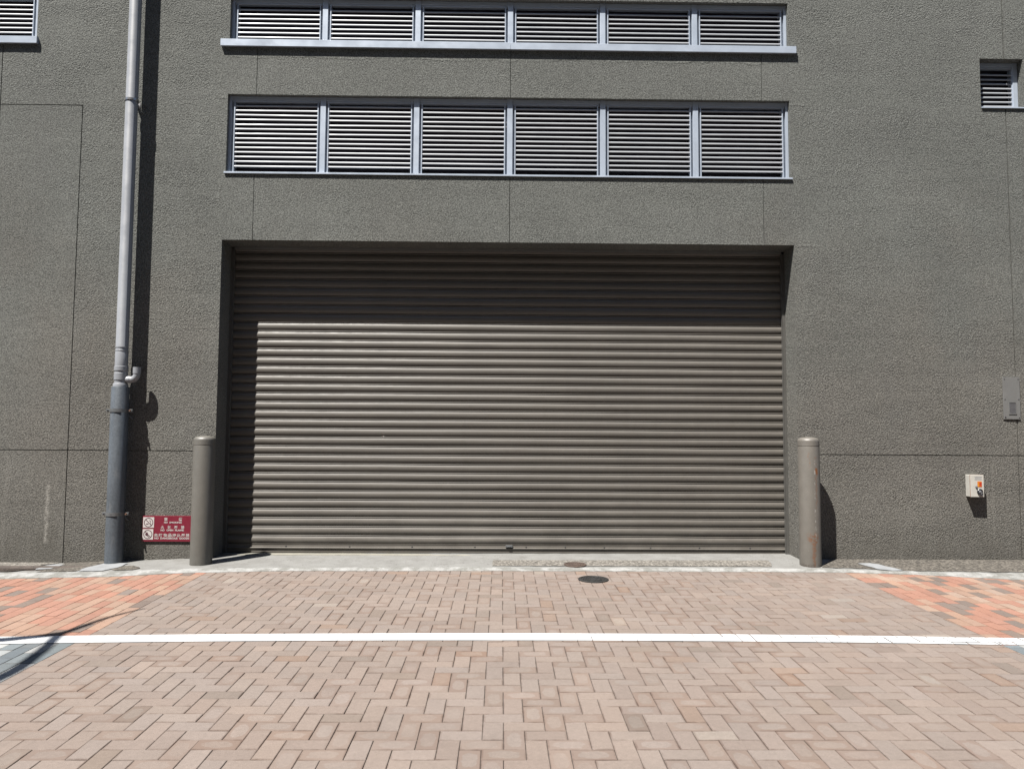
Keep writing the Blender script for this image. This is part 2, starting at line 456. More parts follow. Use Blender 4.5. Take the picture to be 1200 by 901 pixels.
# ------------------------------------------------------------------ pavers
LX, RX = -2.775, 3.34
class Pavers:
    def __init__(s): s.v = []; s.f = []; s.c = []; s.r = []; s.uv = []
    def add(s, x0, x1, y0, y1, c, ring=0., grime=1.):
        g = .0007+random.random()*.0013
        x0 += g; x1 -= g; y0 += g; y1 -= g
        y1 = min(y1, interp(K_OUT, (x0+x1)/2)+.06)
        if x1-x0 < .012 or y1-y0 < .012: return
        ch = .0022
        dz = random.gauss(0, .0005); tx = random.gauss(0, .006); ty = random.gauss(0, .006)
        rot = random.gauss(0, .0045)
        mx, my = (x0+x1)/2, (y0+y1)/2
        cr, sr = math.cos(rot), math.sin(rot)
        def V(x, y, low):
            u, w = x-mx, y-my
            X, Y = mx+u*cr-w*sr, my+u*sr+w*cr
            s.v.append((X, Y, pave_z(X, Y)+dz+u*tx+w*ty-low)); return len(s.v)-1
        R0 = [V(x, y, .013) for x, y in ((x0, y0), (x1, y0), (x1, y1), (x0, y1))]
        R1 = [V(x, y, ch) for x, y in ((x0, y0), (x1, y0), (x1, y1), (x0, y1))]
        R2 = [V(x, y, 0) for x, y in ((x0+ch, y0+ch), (x1-ch, y0+ch), (x1-ch, y1-ch), (x0+ch, y1-ch))]
        q = ((-1, -1), (1, -1), (1, 1), (-1, 1))
        fs = [(R2, q)]
        for k in range(4):
            j = (k+1) % 4
            fs.append(([R1[k], R1[j], R2[j], R2[k]], (q[k], q[j], q[j], q[k])))
            fs.append(([R0[k], R0[j], R1[j], R1[k]], (q[k], q[j], q[j], q[k])))
        for idx, uvs in fs:
            s.f.append(tuple(idx)); s.uv += list(uvs)
            s.c += [c]*4; s.r += [(ring, random.random(), grime, 1)]*4
    def build(s, name):
        me = bpy.data.meshes.new(name); me.from_pydata(s.v, [], s.f)
        ca = me.color_attributes.new('col', 'FLOAT_COLOR', 'CORNER')
        ca.data.foreach_set('color', [k for c in s.c for k in c])
        cb = me.color_attributes.new('rnd', 'FLOAT_COLOR', 'CORNER')
        cb.data.foreach_set('color', [k for c in s.r for k in c])
        uv = me.uv_layers.new(name='uv')
        uv.data.foreach_set('uv', [k for c in s.uv for k in c])
        me.materials.append(M['paver'])
        o = bpy.data.objects.new(name, me); C.objects.link(o)
        return structure(o)

def jit(c, a=.06, t=.02):
    k = KEY*(1+random.gauss(0, a))
    t *= random.gauss(0, .6)
    return (c[0]*k*(1+t), c[1]*k, c[2]*k*(1-t), 1)

def line_y(x):     # the white line bows a little
    return 5.153 - .0082*(x-.3)**2 if abs(x) < 4.5 else 5.153-.0082*(4.5-.3*(1 if x > 0 else -1))**2
LW = .080

paint = MB()
def paint_on(x0, x1, y0, y1, gap):
    """the piece of the white line lying on this paver"""
    if x1 <= x0: return
    pts = []
    a0, a1 = line_y(x0), line_y(x1)
    lo0, lo1, hi0, hi1 = max(y0, a0-LW), max(y0, a1-LW), min(y1, a0+LW), min(y1, a1+LW)
    if hi0-lo0 < .004 and hi1-lo1 < .004: return
    x0 += gap; x1 -= gap
    if lo0 == y0: lo0 += gap; lo1 += gap
    if hi0 == y1: hi0 -= gap; hi1 -= gap
    hi0 = max(hi0, lo0+1e-4); hi1 = max(hi1, lo1+1e-4)
    if x1 <= x0: return
    h = .0042
    paint.quad((x0, lo0, pave_z(x0, lo0)+h), (x1, lo1, pave_z(x1, lo1)+h), (x1, hi1, pave_z(x1, hi1)+h), (x0, hi0, pave_z(x0, hi0)+h))
def crack(x):
    if x < .4: return .0 if random.random() < .93 else .0012
    return random.choice((.0, .0, .0014, .0024, .003)) if x < 1.1 else random.choice((.0, .0016, .0030, .0044, .0056))

road = Pavers()
gx, gy = -.079, 3.35
BR = [(.139, .1135, .099), (.137, .113, .099), (.141, .114, .0985), (.133, .107, .093), (.138, .114, .101)]
ni0, ni1 = int((LX-gx)/.1)-3, int((RX-gx)/.1)+3
nj0, nj1 = int((Y0-gy)/.1)-1, int((7.5-gy)/.1)+2
for i in range(ni0, ni1):
    for j in range(nj0, nj1):
        k = (i+j) % 4
        if k not in (0, 2): continue
        x0, y0 = gx+i*.1, gy+j*.1
        x1, y1 = (x0+.2, y0+.1) if k == 0 else (x0+.1, y0+.2)
        x0, x1 = max(x0, LX), min(x1, RX)
        if x1-x0 < .015 or y1 > 7.6 or y0 < Y0: continue
        mid = (x0+x1)/2
        c = jit(random.choice(BR), .034, .012)
        t = random.random()
        if t < .03: c = jit((.122, .100, .086), .05)
        elif t < .05: c = jit((.138, .103, .083), .05)
        elif t < .06: c = jit((.157, .134, .117), .05)
        pr = .40 if -1.3 < mid < 1.9 else .14
        ring = random.uniform(.35, .95) if random.random() < pr else 0.
        road.add(x0, x1, y0, y1, c, ring, 1.)
        if abs((y0+y1)/2-line_y(mid)) < .3: paint_on(x0, x1, y0, y1, crack(mid))
road.build('brick_road')

side = Pavers()
OR = [((.184, .122, .092), .38), ((.186, .100, .074), .42), ((.104, .083, .072), .13), ((.195, .142, .112), .09)]
def pick():
    t = random.random()
    for c, p_ in OR:
        if t < p_: return c
        t -= p_
    return OR[0][0]
def runners(P, xa, xb, ya, yb, chooser, grime, mark=False):
    n = int(round((xb-xa)/.1))
    for a in range(n):
        x0 = xa+a*.1; off = random.choice((0., .05, .1, .15))
        y = ya-off
        while y < yb:
            y0, y1 = max(y, ya), min(y+.2, yb)
            y += .2
            if y1-y0 < .02: continue
            P.add(x0, x0+.1, y0, y1, jit(chooser(x0+.001, y0), .05, .02), 0., grime)
            if mark and abs((y0+y1)/2-line_y(x0)) < .3: paint_on(x0, x0+.1, y0, y1, crack(x0+.05) if x0 > 0 else 0.)
runners(side, LX-6.6, LX, 5.0, 7.4, lambda x, y: pick(), .35, True)
runners(side, RX, RX+6.1, 5.0, 7.4, lambda x, y: pick(), .35, True)
side.build('orange_brick_sidewalk')
band = Pavers()
def greys(x, y=0):
    if LX-.11 < x < LX: return (.20, .205, .205) if y < 4.6 else (.080, .093, .100)
    if LX-.21 < x < LX-.1: return (.195, .20, .20) if y > 4.68 else (.085, .097, .104)
    if LX-.31 < x < LX-.2: return (.078, .089, .097)
    return random.choice(((.080, .093, .100), (.092, .105, .112), (.078, .088, .096), (.195, .203, .203), (.205, .21, .207)))
runners(band, LX-6.6, LX, Y0, 5.0, greys, .2, True)
runners(band, RX, RX+6.1, Y0, 5.0, greys, .2, True)
band.build('grey_paver_strip')
structure(paint.build('white_line', M['line']))

# ------------------------------------------------------------------ kerb, apron and their patches
mb = MB(); rings = []
xs = [-9.5+.05*k for k in range(381)]
for x in xs:
    a, b = interp(K_OUT, x), interp(K_IN, x)
    a += random.gauss(0, .003); b += random.gauss(0, .004)
    w = b-a
    za = pave_z(x, a); zb = apron_z(x, b)
    zt = max(za+.016, zb+.004)+random.gauss(0, .0012)
    prof = [(a, za-.012), (a+.001, za+.004), (a+w*.38, za+.010+random.gauss(0, .001)), (a+w*.5, zt), (b-.012, zt+.001), (b, zb-.006)]
    rings.append([mb.bm.verts.new((x, y, z)) for y, z in prof])
for A, B in zip(rings, rings[1:]):
    for k in range(5): mb.bm.faces.new([A[k], B[k], B[k+1], A[k+1]])
structure(mb.build('kerb', M['kerb'], smooth=40))

mb = MB(); rings = []
for x in [-9.5+.1*k for k in range(191)]:
    b = interp(K_IN, x)-.02
    ys = [b+(8.7-b)*t for t in (0, .08, .16, .24, .32, .4, .5, .6, 1)]
    rings.append([mb.bm.verts.new((x, y, apron_z(x, y)+random.gauss(0, .0008))) for y in ys])
for A, B in zip(rings, rings[1:]):
    for k in range(len(A)-1): mb.bm.faces.new([A[k], B[k], B[k+1], A[k+1]])
structure(mb.build('concrete_apron', M['apron'], smooth=60))

def sheet(name, pts, mat, dz=.005, rag=.012, zf=apron_z, step=.06):
    """an irregular patch lying on the apron: ragged outline, gridded so it follows the slope"""
    out = []
    for (ax, ay), (bx, by) in zip(pts, pts[1:]+pts[:1]):
        n = max(1, int(math.hypot(bx-ax, by-ay)/step))
        for k in range(n):
            t = k/n
            out.append((ax+(bx-ax)*t+random.gauss(0, rag)*(k > 0), ay+(by-ay)*t+random.gauss(0, rag)*.6*(k > 0)))
    bm = MB()
    f = bm.bm.faces.new([bm.bm.verts.new((x, y, 0)) for x, y in out])
    bmesh.ops.triangulate(bm.bm, faces=[f])
    bmesh.ops.subdivide_edges(bm.bm, edges=list(bm.bm.edges), cuts=3, use_grid_fill=True)
    for v in bm.bm.verts: v.co.z = zf(v.co.x, v.co.y)+dz
    return structure(bm.build(name, mat))
sheet('aggregate_strip', [(3.19, 7.44), (3.60, 7.40), (3.95, 7.31), (5.1, 7.26), (9.4, 7.18), (9.4, 7.86), (3.47, 7.86), (3.40, 7.74)], M['aggregate'])
sheet('aggregate_strip', [(-.08, 7.47), (1.2, 7.475), (2.70, 7.47), (2.76, 7.74), (-.07, 7.735)], M['aggregate_pale'], rag=.006)
sheet('aggregate_strip', [(-4.36, 7.15), (-4.0, 7.19), (-3.93, 7.40), (-3.96, 7.86), (-4.46, 7.86), (-4.40, 7.60)], M['aggregate'])
sheet('aggregate_strip', [(-9.4, 7.42), (-4.95, 7.40), (-4.62, 7.55), (-4.50, 7.86), (-9.4, 7.86)], M['aggregate_pale'], dz=.006)
sheet('dirt_patch', [(-9.0, 7.12), (-4.66, 7.13), (-4.45, 7.36), (-4.62, 7.52), (-4.95, 7.38), (-9.0, 7.40)], M['soil'], dz=.007)
sheet('aggregate_strip', [(-3.66, 7.22), (-3.50, 7.25), (-3.47, 7.33), (-3.60, 7.47), (-3.74, 7.45), (-3.74, 7.30)], M['aggregate'])
sheet('cement_patch', [(-4.44, 7.28), (-4.33, 7.34), (-4.36, 7.50), (-4.38, 7.66), (-4.50, 7.64), (-4.48, 7.42)], M['cement'], dz=.009)
sheet('cement_patch', [(-3.98, 7.14), (-3.76, 7.19), (-3.70, 7.36), (-3.72, 7.62), (-3.98, 7.66), (-4.02, 7.40)], M['cement'], dz=.008)
sheet('cement_patch', [(3.62, 7.60), (3.65, 7.50), (3.70, 7.36), (3.82, 7.30), (3.93, 7.315), (3.89, 7.42), (3.82, 7.56), (3.75, 7.615)], M['cement'], dz=.009)
# raised concrete sill strip right under the shutter and slab corner at the right jamb
mb = MB(); mb.box(-2.95, 3.09, 8.0, 8.30, .14, .1945, .004)
structure(mb.build('threshold', M['cream']))

# ------------------------------------------------------------------ the building
B0 = (0.07, D, .17)
bld = thing('building', 'dark grey stucco building front with a wide roller shutter and aluminium louvre windows', 'building', B0)
OPEN = (-2.965, 3.112, .0, 3.508)      # shutter opening x0,x1,z0,z1
LOWB = (-2.948, 3.088, 4.238, 5.088)
UPB = (-2.948, 3.088, 5.680, 6.178)
RW = (5.178, 5.652, 5.045, 5.588)
LWN = (-7.02, -5.004, 5.680, 6.178)
holes = [(OPEN, .62), (LOWB, .42), (UPB, .42), (RW, .42), (LWN, .42)]
gw, gd = .0045, .014
grooves = [  # x0,x1,z0,z1
    (-11.9, -2.965, 1.286-gw, 1.286+gw), (3.112, 11.9, 1.286-gw, 1.286+gw),
    (-4.4835-gw, -4.4835+gw, .05, 4.945+gw), (-5.354, -4.4835, 4.945-gw, 4.945+gw), (-5.354-gw, -5.354+gw, .05, 5.66),
    (5.447-.006, 5.447+.006, .05, 5.045), (5.447-.007, 5.447+.007, 5.588, 9.2),
    (-2.645-.003, -2.645+.003, 3.508, 4.238), (.072-.003, .072+.003, 3.508, 4.238), (2.79-.003, 2.79+.003, 3.508, 4.238),
    (-2.645-.003, -2.645+.003, 5.088, 5.680), (.072-.003, .072+.003, 5.088, 5.680), (2.79-.003, 2.79+.003, 5.088, 5.680),
]
WX0, WX1, WZ0, WZ1 = -12., 12., -.2, 9.4
def build_wall():
    gx_ = {WX0, WX1}; gz_ = {WZ0, WZ1}
    for h, _ in holes: gx_ |= {h[0], h[1]}; gz_ |= {max(h[2], WZ0), h[3]}
    for g in grooves: gx_ |= {g[0], g[1]}; gz_ |= {g[2], g[3]}
    X = sorted(gx_); Z = sorted(gz_)
    X = [X[0]]+[b for a, b in zip(X, X[1:]) if b-a > 1e-6]; Z = [Z[0]]+[b for a, b in zip(Z, Z[1:]) if b-a > 1e-6]
    nx, nz = len(X)-1, len(Z)-1
    dep = [[0.]*nz for _ in range(nx)]; hol = [[False]*nz for _ in range(nx)]
    for i in range(nx):
        for k in range(nz):
            cx, cz = (X[i]+X[i+1])/2, (Z[k]+Z[k+1])/2
            for g in grooves:
                if g[0] < cx < g[1] and g[2] < cz < g[3]: dep[i][k] = gd
            for h, r in holes:
                if h[0] < cx < h[1] and h[2]-.3*(h is OPEN) < cz < h[3]: dep[i][k] = r; hol[i][k] = True
    mb = MB(); cache = {}
    def V(x, y, z):
        key = (round(x, 5), round(y, 5), round(z, 5))
        if key not in cache: cache[key] = mb.bm.verts.new((x, y, z))
        return cache[key]
    def F(*p):
        vs = [V(*q) for q in p]
        if len(set(vs)) == 4: mb.bm.faces.new(vs)
    for i in range(nx):
        for k in range(nz):
            d = D+dep[i][k]
            x0, x1, z0, z1 = X[i], X[i+1], Z[k], Z[k+1]
            if not hol[i][k]: F((x0, d, z0), (x1, d, z0), (x1, d, z1), (x0, d, z1))
            if i+1 < nx and abs(dep[i+1][k]-dep[i][k]) > 1e-6:
                e = D+dep[i+1][k]; F((x1, d, z0), (x1, e, z0), (x1, e, z1), (x1, d, z1))
            if k+1 < nz and abs(dep[i][k+1]-dep[i][k]) > 1e-6:
                e = D+dep[i][k+1]; F((x0, d, z1), (x1, d, z1), (x1, e, z1), (x0, e, z1))
    # sides, roof and back of the block
    yb = 16.
    F((WX0, D, WZ0), (WX0, yb, WZ0), (WX0, yb, WZ1), (WX0, D, WZ1))
    F((WX1, D, WZ0), (WX1, yb, WZ0), (WX1, yb, WZ1), (WX1, D, WZ1))
    F((WX0, D, WZ1), (WX1, D, WZ1), (WX1, yb, WZ1), (WX0, yb, WZ1))
    F((WX0, yb, WZ0), (WX1, yb, WZ0), (WX1, yb, WZ1), (WX0, yb, WZ1))
    return mb
w = build_wall()
# keep reveal edges from being knife-sharp
ed = []
for e in w.bm.edges:
    if len(e.link_faces) == 2:
        a, b = e.verts
        for h, r in holes:
            onx = lambda v: (abs(v.co.x-h[0]) < 1e-4 or abs(v.co.x-h[1]) < 1e-4) and h[2]-.3 <= v.co.z <= h[3]+1e-4
            onz = lambda v: (abs(v.co.z-h[3]) < 1e-4 or abs(v.co.z-h[2]) < 1e-4) and h[0]-1e-4 <= v.co.x <= h[1]+1e-4
            if abs(a.co.y-D) < 1e-5 and abs(b.co.y-D) < 1e-5 and ((onx(a) and onx(b)) or (onz(a) and onz(b))) and e.calc_face_angle(0) > 1:
                ed.append(e); break
bmesh.ops.bevel(w.bm, geom=ed, offset=.005, segments=2, affect='EDGES')
w.build('wall', M['wall'], bld, B0)

# ---- roller shutter
def build_shutter():
    mb = MB(); p = .0959; z = .2955; x0, x1 = OPEN[0]+.012, OPEN[1]-.012
    k = 0
    while z < 3.62:
        o = random.gauss(0, .0012); tl = random.gauss(0, .0007)
        prof = [(RV+.010, z-.006), (RV-.001-o, z-.001)]
        for t in range(9):            # the broad curved face
            a = t/8.
            prof.append((RV-.0035-o-.0105*4*a*(1-a)-tl*a, z+.001+a*.0730))
        prof += [(RV+.012-o, z+.0745), (RV+.012-o, z+.0785), (RV-.0045-o, z+.0792), (RV-.0072-o, z+.0830), (RV-.0070-o, z+.0865), (RV-.0050-o, z+.0888), (RV+.010, z+.0892), (RV+.010, z+p-.006)]
        n = 14                        # gentle sag and wobble along each slat
        ph = random.random()*6; am = random.uniform(.0006, .0020)
        rings = []
        for q in range(n+1):
            x = x0+(x1-x0)*q/n; dz = am*math.sin(ph+q*.75)+am*.6*math.sin(ph*2+q*1.7)
            rings.append([mb.bm.verts.new((x, y, zz+dz)) for y, zz in prof])
        for A, B in zip(rings, rings[1:]):
            for t in range(len(prof)-1): mb.bm.faces.new([A[t], B[t], B[t+1], A[t+1]])
        z += p; k += 1
    return mb
sh = build_shutter().build('roller_shutter', M['shutter'], bld, B0, smooth=50)
mb = MB()
xa, xb = OPEN[0]+.02, OPEN[1]-.02
mb.extrude_x([(RV+.01, .200), (RV-.010, .200), (RV-.012, .203), (RV-.012, .238), (RV-.022, .244), (RV-.024, .250), (RV-.022, .255), (RV-.008, .258), (RV-.006, .286), (RV-.010, .290), (RV-.010, .2935), (RV+.01, .2945)], xa, xb, True)
bar = mb.build('bottom_bar', M['shutter'], sh, B0)
for x in (-2.3, -1.62, -.95, -.275, .277, .70, 1.12, 1.62, 2.15, 2.7):
    mb = MB(); mb.lathe(x, .262, [(.0085, RV-.006), (.0085, RV-.013), (.006, RV-.016), (0, RV-.016)], 12, 'Y')
    mb.build('screw', M['black'], sh, B0, smooth=40)
mb = MB(); mb.box(.055, .132, RV-.030, RV-.005, .262, .286, .004).box(.075, .112, RV-.036, RV-.03, .268, .280, .003)
mb.build('latch', M['clamp'], sh, B0)
for s_ in (0, 1):
    mb = MB()
    if s_ == 0: xo, xi = OPEN[0], OPEN[0]+.034
    else: xo, xi = OPEN[1], OPEN[1]-.034
    a, b = min(xo, xi), max(xo, xi)
    mb.box(a, b, RV-.050, RV-.034, .19, 3.50, .002)
    q = xi+.003 if s_ == 0 else xi-.003
    mb.box(min(xi, q), max(xi, q), RV-.053, RV-.020, .19, 3.50, .001)
    mb.build('guide_rail', M['shutter_dark'], bld, B0)
mb = MB(); mb.box(OPEN[0]+.003, OPEN[1]-.003, RV-.05, RV-.044, 3.478, 3.507, .001)
mb.build('lintel_trim', M['lip'], bld, B0)
mb = MB(); mb.quad((OPEN[0]-.05, RV+.15, 0), (OPEN[1]+.05, RV+.15, 0), (OPEN[1]+.05, RV+.15, 3.65), (OPEN[0]-.05, RV+.15, 3.65))
mb.build('shutter_backing', M['dark'], bld, B0)

# ---- louvre windows
def louvre_meshes(wd, z0, z1, zfirst, n, y0):
    """one louvred panel, centred on x=0"""
    fr = MB(); h = wd/2-.004
    # head, two side strips and a slim bottom rail, each with a step
    fr.box(-h, h, y0+.003, y0+.05, z1-.036, z1, .002).box(-h+.03, h-.03, y0+.007, y0+.055, z1-.060, z1-.0365, .002)
    for s_ in (-1, 1):
        a, b = sorted((s_*h, s_*(h-.046))); fr.box(a, b, y0+.030, y0+.06, z0, z1-.0365, .0015)
        a, b = sorted((s_*(h-.0465), s_*(h-.058))); fr.box(a, b, y0+.002, y0+.07, z0, z1-.0605, .0015)
    fr.box(-h+.0585, h-.0585, y0+.012, y0+.06, z0, z0+.012, .001)
    sl = MB()
    for k in range(n):
        zc = zfirst+.0509*k+random.gauss(0, .0007)
        ys = y0+.007
        prof = [(ys+.024, zc+.0150), (ys+.010, zc+.0128), (ys+.004, zc+.0105), (ys+.0005, zc+.006), (ys-.001, zc-.001), (ys+.0005, zc-.0090), (ys+.002, zc-.0105),
                (ys+.0030, zc-.0095), (ys+.0030, zc+.004), (ys+.006, zc+.0085), (ys+.012, zc+.0108), (ys+.024, zc+.0130)]
        vs0 = len(sl.bm.verts); sl.extrude_x(prof, -h+.0583, h-.0583, True)
        sk = random.gauss(0, .0009); sl.bm.verts.ensure_lookup_table()
        for v in sl.bm.verts[vs0:]: v.co.z += sk*v.co.x/h
    return fr, sl
def louvre_row(xs, wd, z0, z1, zf, n, y0, hole, sill=None, mull=True):
    proto = None
    for x in xs:
        fr, sl = louvre_meshes(wd, z0, z1, zf, n, y0)
        if proto is None:
            f = proto = fr.build('louvre_window', M['alu'], bld, B0)
        else:
            fr.bm.free(); f = proto.copy(); C.objects.link(f); f.parent = bld
        sl.build('louvre_blades', M['blade'], f, B0, smooth=40)
        f.location = (x, 0, 0)
    if mull:
        for x in sorted({round(q+s*wd/2, 4) for q in xs for s in (-1, 1)}):
            a, b = x-.029, x+.029
            if x-hole[0] < .05: a, b = hole[0]+.001, x+.026
            if hole[1]-x < .05: a, b = x-.026, hole[1]-.001
            mb = MB(); mb.box(a, b, y0-.004, y0+.05, z0, z1, .003)
            mb.build('mullion', M['alu'], bld, B0)
    mb = MB(); y = y0+.16
    mb.quad((hole[0]-.1, y, hole[2]-.1), (hole[1]+.1, y, hole[2]-.1), (hole[1]+.1, y, hole[3]+.1), (hole[0]-.1, y, hole[3]+.1))
    mb.build('louvre_backing', M['dark'], bld, B0)  # dark sheet in place of the unlit room behind the blades
PX = [.07+(i-2.5)*1.005 for i in range(6)]
louvre_row(PX, 1.005, 4.239, 5.085, 4.320, 14, D+.045, LOWB)
louvre_row(PX, 1.005, 5.682, 6.175, 5.747, 7, D+.048, UPB)
louvre_row([-5.5095, -6.5145], 1.005, 5.682, 6.175, 5.747, 7, D+.018, LWN)
louvre_row([5.415], .474, 5.047, 5.585, 5.098, 8, D+.093, RW, mull=False)
mb = MB(); mb.box(5.598, 5.650, D+.088, D+.145, 5.047, 5.585, .003); mb.build('mullion', M['alu'], bld, B0)
def sill(x0, x1, zb, zt, p):
    mb = MB()
    mb.extrude_x([(D+.10, zt), (D-p+.002, zt-.002), (D-p, zt-.004), (D-p, zb+.001), (D-p+.002, zb), (D-p+.006, zb), (D-p+.007, zb+.004), (D+.004, zb+.006), (D+.10, zb+.006)], x0, x1, True)
    mb.build('window_sill', M['alu'], bld, B0)
sill(-2.962, .070, 4.219, 4.240, .018); sill(.0725, 3.103, 4.2185, 4.2392, .018)
sill(-3.032, .070, 5.604, 5.681, .036); sill(.0725, 3.160, 5.6035, 5.6802, .036)
sill(-7.10, -4.982, 5.604, 5.681, .036)
sill(5.180, 5.66, 5.030, 5.046, .016)
for z in (4.785, 4.835):  # white pieces standing in for two bright reflections between the blades
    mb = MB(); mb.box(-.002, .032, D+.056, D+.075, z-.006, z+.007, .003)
    mb.build('blade_glint', M['sign_white'], bld, B0)

# ------------------------------------------------------------------ downpipe
PXC, PYC = -3.900, D-.130
P0 = (PXC, PYC, .13)
dp = thing('downpipe', 'tall rainwater downpipe, pale grey plastic above and dull steel below, fixed to the stucco wall', 'downpipe', P0)
mb = MB()
mb.lathe(PXC, PYC, [(.060, 1.95), (.060, 2.005), (.0655, 2.007), (.0655, 2.075), (.062, 2.078), (.062, 2.10), (.067, 2.102), (.067, 2.145), (.0615, 2.148), (.0615, 2.30), (.0600, 2.303), (.0600, 9.3)], 48)
mb.build('plastic_pipe', M['pvc'], dp, P0, smooth=30)
mb = MB()
for z in (2.30, 2.335): mb.lathe(PXC, PYC, [(.0605, z), (.0632, z+.001), (.0632, z+.012), (.0605, z+.013)], 40, cap=False)
mb.build('joint_ring', M['pvc'], dp, P0, smooth=30)
mb = MB()
mb.lathe(PXC, PYC, [(.0600, 1.925), (.070, 1.926), (.0705, 1.93), (.0705, 1.965), (.067, 1.972), (.061, 1.974)], 48)
mb.build('socket_collar', M['pvc'], dp, P0, smooth=30)
mb = MB()
mb.lathe(PXC, PYC, [(.085, .08), (.085, 1.932), (.0835, 1.936), (.060, 1.936)], 56)
mb.build('steel_pipe', M['galv'], dp, P0, smooth=30)
# the small open branch that hooks upward
mb = MB()
pts = [(PXC+.05, PYC, 2.012), (PXC+.105, PYC, 2.012)]
for k in range(1, 8):
    a = math.pi/2*k/7
    pts.append((PXC+.105+.055*math.sin(a), PYC, 2.012+.055*(1-math.cos(a))))
pts += [(PXC+.160, PYC, 2.10), (PXC+.160, PYC, 2.140)]
mb.tube(pts, .034, 24)
mb.tube([(PXC+.068, PYC, 2.012), (PXC+.098, PYC, 2.012)], .0375, 24)
mb.tube([(PXC+.160, PYC, 2.075), (PXC+.160, PYC, 2.138)], .0375, 24)
mb.build('branch_elbow', M['pvc'], dp, P0, smooth=40)
mb = MB(); mb.lathe(PXC+.160, PYC, [(.028, 2.1415), (0, 2.1415)], 20, cap=False)
mb.build('branch_mouth', M['black'], dp, P0)
for z, r in ((4.94, .0605), (1.695, .0855), (.652, .0855)):
    mb = MB(); big = r > .07
    hh = .017 if big else .012
    mb.lathe(PXC, PYC, [(r, z-hh), (r+.006, z-hh), (r+.006, z+hh), (r, z+hh)], 40, cap=False)
    if big:
        for s_ in (-1, 1):
            a, b = sorted((PXC+s_*(r+.003), PXC+s_*(r+.046)))
            mb.box(a, b, PYC-.010, PYC-.003, z-.015, z+.015, .001).box(a, b, PYC+.003, PYC+.010, z-.015, z+.015, .001)
    mb.box(PXC-.012, PXC+.012, PYC+r, D-.004, z-.010, z+.010, .001).box(PXC-.03, PXC+.03, D-.006, D+.002, z-.03, z+.03, .001)
    mb.tube([(PXC+.012, PYC+r, z-.005), (PXC+.07, D, z-.085)], .005, 10)
    cl = mb.build('pipe_clamp', M['clamp'] if big else M['stain_band'], dp, P0, smooth=30)
    if big:
        for s_ in (-1, 1):
            mb = MB(); x = PXC+s_*(r+.030)
            mb.lathe(x, z, [(0, PYC-.030), (.008, PYC-.030), (.008, PYC-.010), (.005, PYC-.0098), (.005, PYC+.022), (0, PYC+.022)], 10, 'Y')
            mb.lathe(x, z, [(.0085, PYC+.010), (.0085, PYC+.018)], 6, 'Y')
            mb.build('clamp_bolt', M['rustbolt'] if s_ > 0 else M['clamp'], cl, P0)

# ------------------------------------------------------------------ bollards
def bollard(x, zb, zt, mat, label):
    o3 = (x, 7.545, zb)
    t = thing('bollard', label, 'bollard', o3, 'steel bollards either side of the shutter')
    r = .1045
    mb = MB(); mb.lathe(x, 7.545, [(r, zb-.05), (r, zt-.098), (r*.992, zt-.0945)], 56)
    mb.build('post', mat, t, o3, smooth=30)
    mb = MB()
    prof = [(r*.985, zt-.0945), (r*1.004, zt-.092), (r*1.006, zt-.086), (r*1.0, zt-.080), (r*1.0, zt-.045)]
    for k in range(1, 10):
        a = math.pi/2*k/9
        prof.append((r-.045+.045*math.cos(a), zt-.045+.038*math.sin(a)))
    prof += [(r*.3, zt-.002), (0, zt)]
    mb.lathe(x, 7.545, prof, 56); mb.build('cap', mat, t, o3, smooth=50)
    return t
bollard(-2.975, .150, 1.446, M['boll'], 'clean dark grey steel bollard beside the red sign, left of the shutter')
bollard(3.118, .165, 1.470, M['boll_rust'], 'paler grey steel bollard with rust streaks, right of the shutter')

# ------------------------------------------------------------------ red sign
SX0, SZ1, U = -3.6835, .6195, .000652
SY = D-.014
s0 = (SX0+.26, SY, .357)
sg = thing('warning_sign', 'crimson wall sign with white Japanese and English no smoking lettering beside the bollard', 'sign', s0)
mb = MB(); mb.box(SX0, SX0+.522, SY, D-.001, SZ1-.262, SZ1, .002); mb.build('panel', M['sign'], sg, s0)
def sp(u, v): return SX0+(u-212)*U, SZ1-(v-190)*U
def flat(mb, pts, y): mb.bm.faces.new([mb.bm.verts.new((x, y, z)) for x, z in pts])
def ring_xz(mb, cx, cz, r0, r1, y, n=40):
    for k in range(n):
        a, b = 2*math.pi*k/n, 2*math.pi*(k+1)/n
        flat(mb, [(cx+r0*math.cos(a), cz+r0*math.sin(a)), (cx+r1*math.cos(a), cz+r1*math.sin(a)), (cx+r1*math.cos(b), cz+r1*math.sin(b)), (cx+r0*math.cos(b), cz+r0*math.sin(b))], y)
def bar_xz(mb, a, b, wd, y):
    d = Vector((b[0]-a[0], b[1]-a[1])).normalized(); n = Vector((-d.y, d.x))*wd/2
    flat(mb, [(a[0]+n.x, a[1]+n.y), (b[0]+n.x, b[1]+n.y), (b[0]-n.x, b[1]-n.y), (a[0]-n.x, a[1]-n.y)], y)
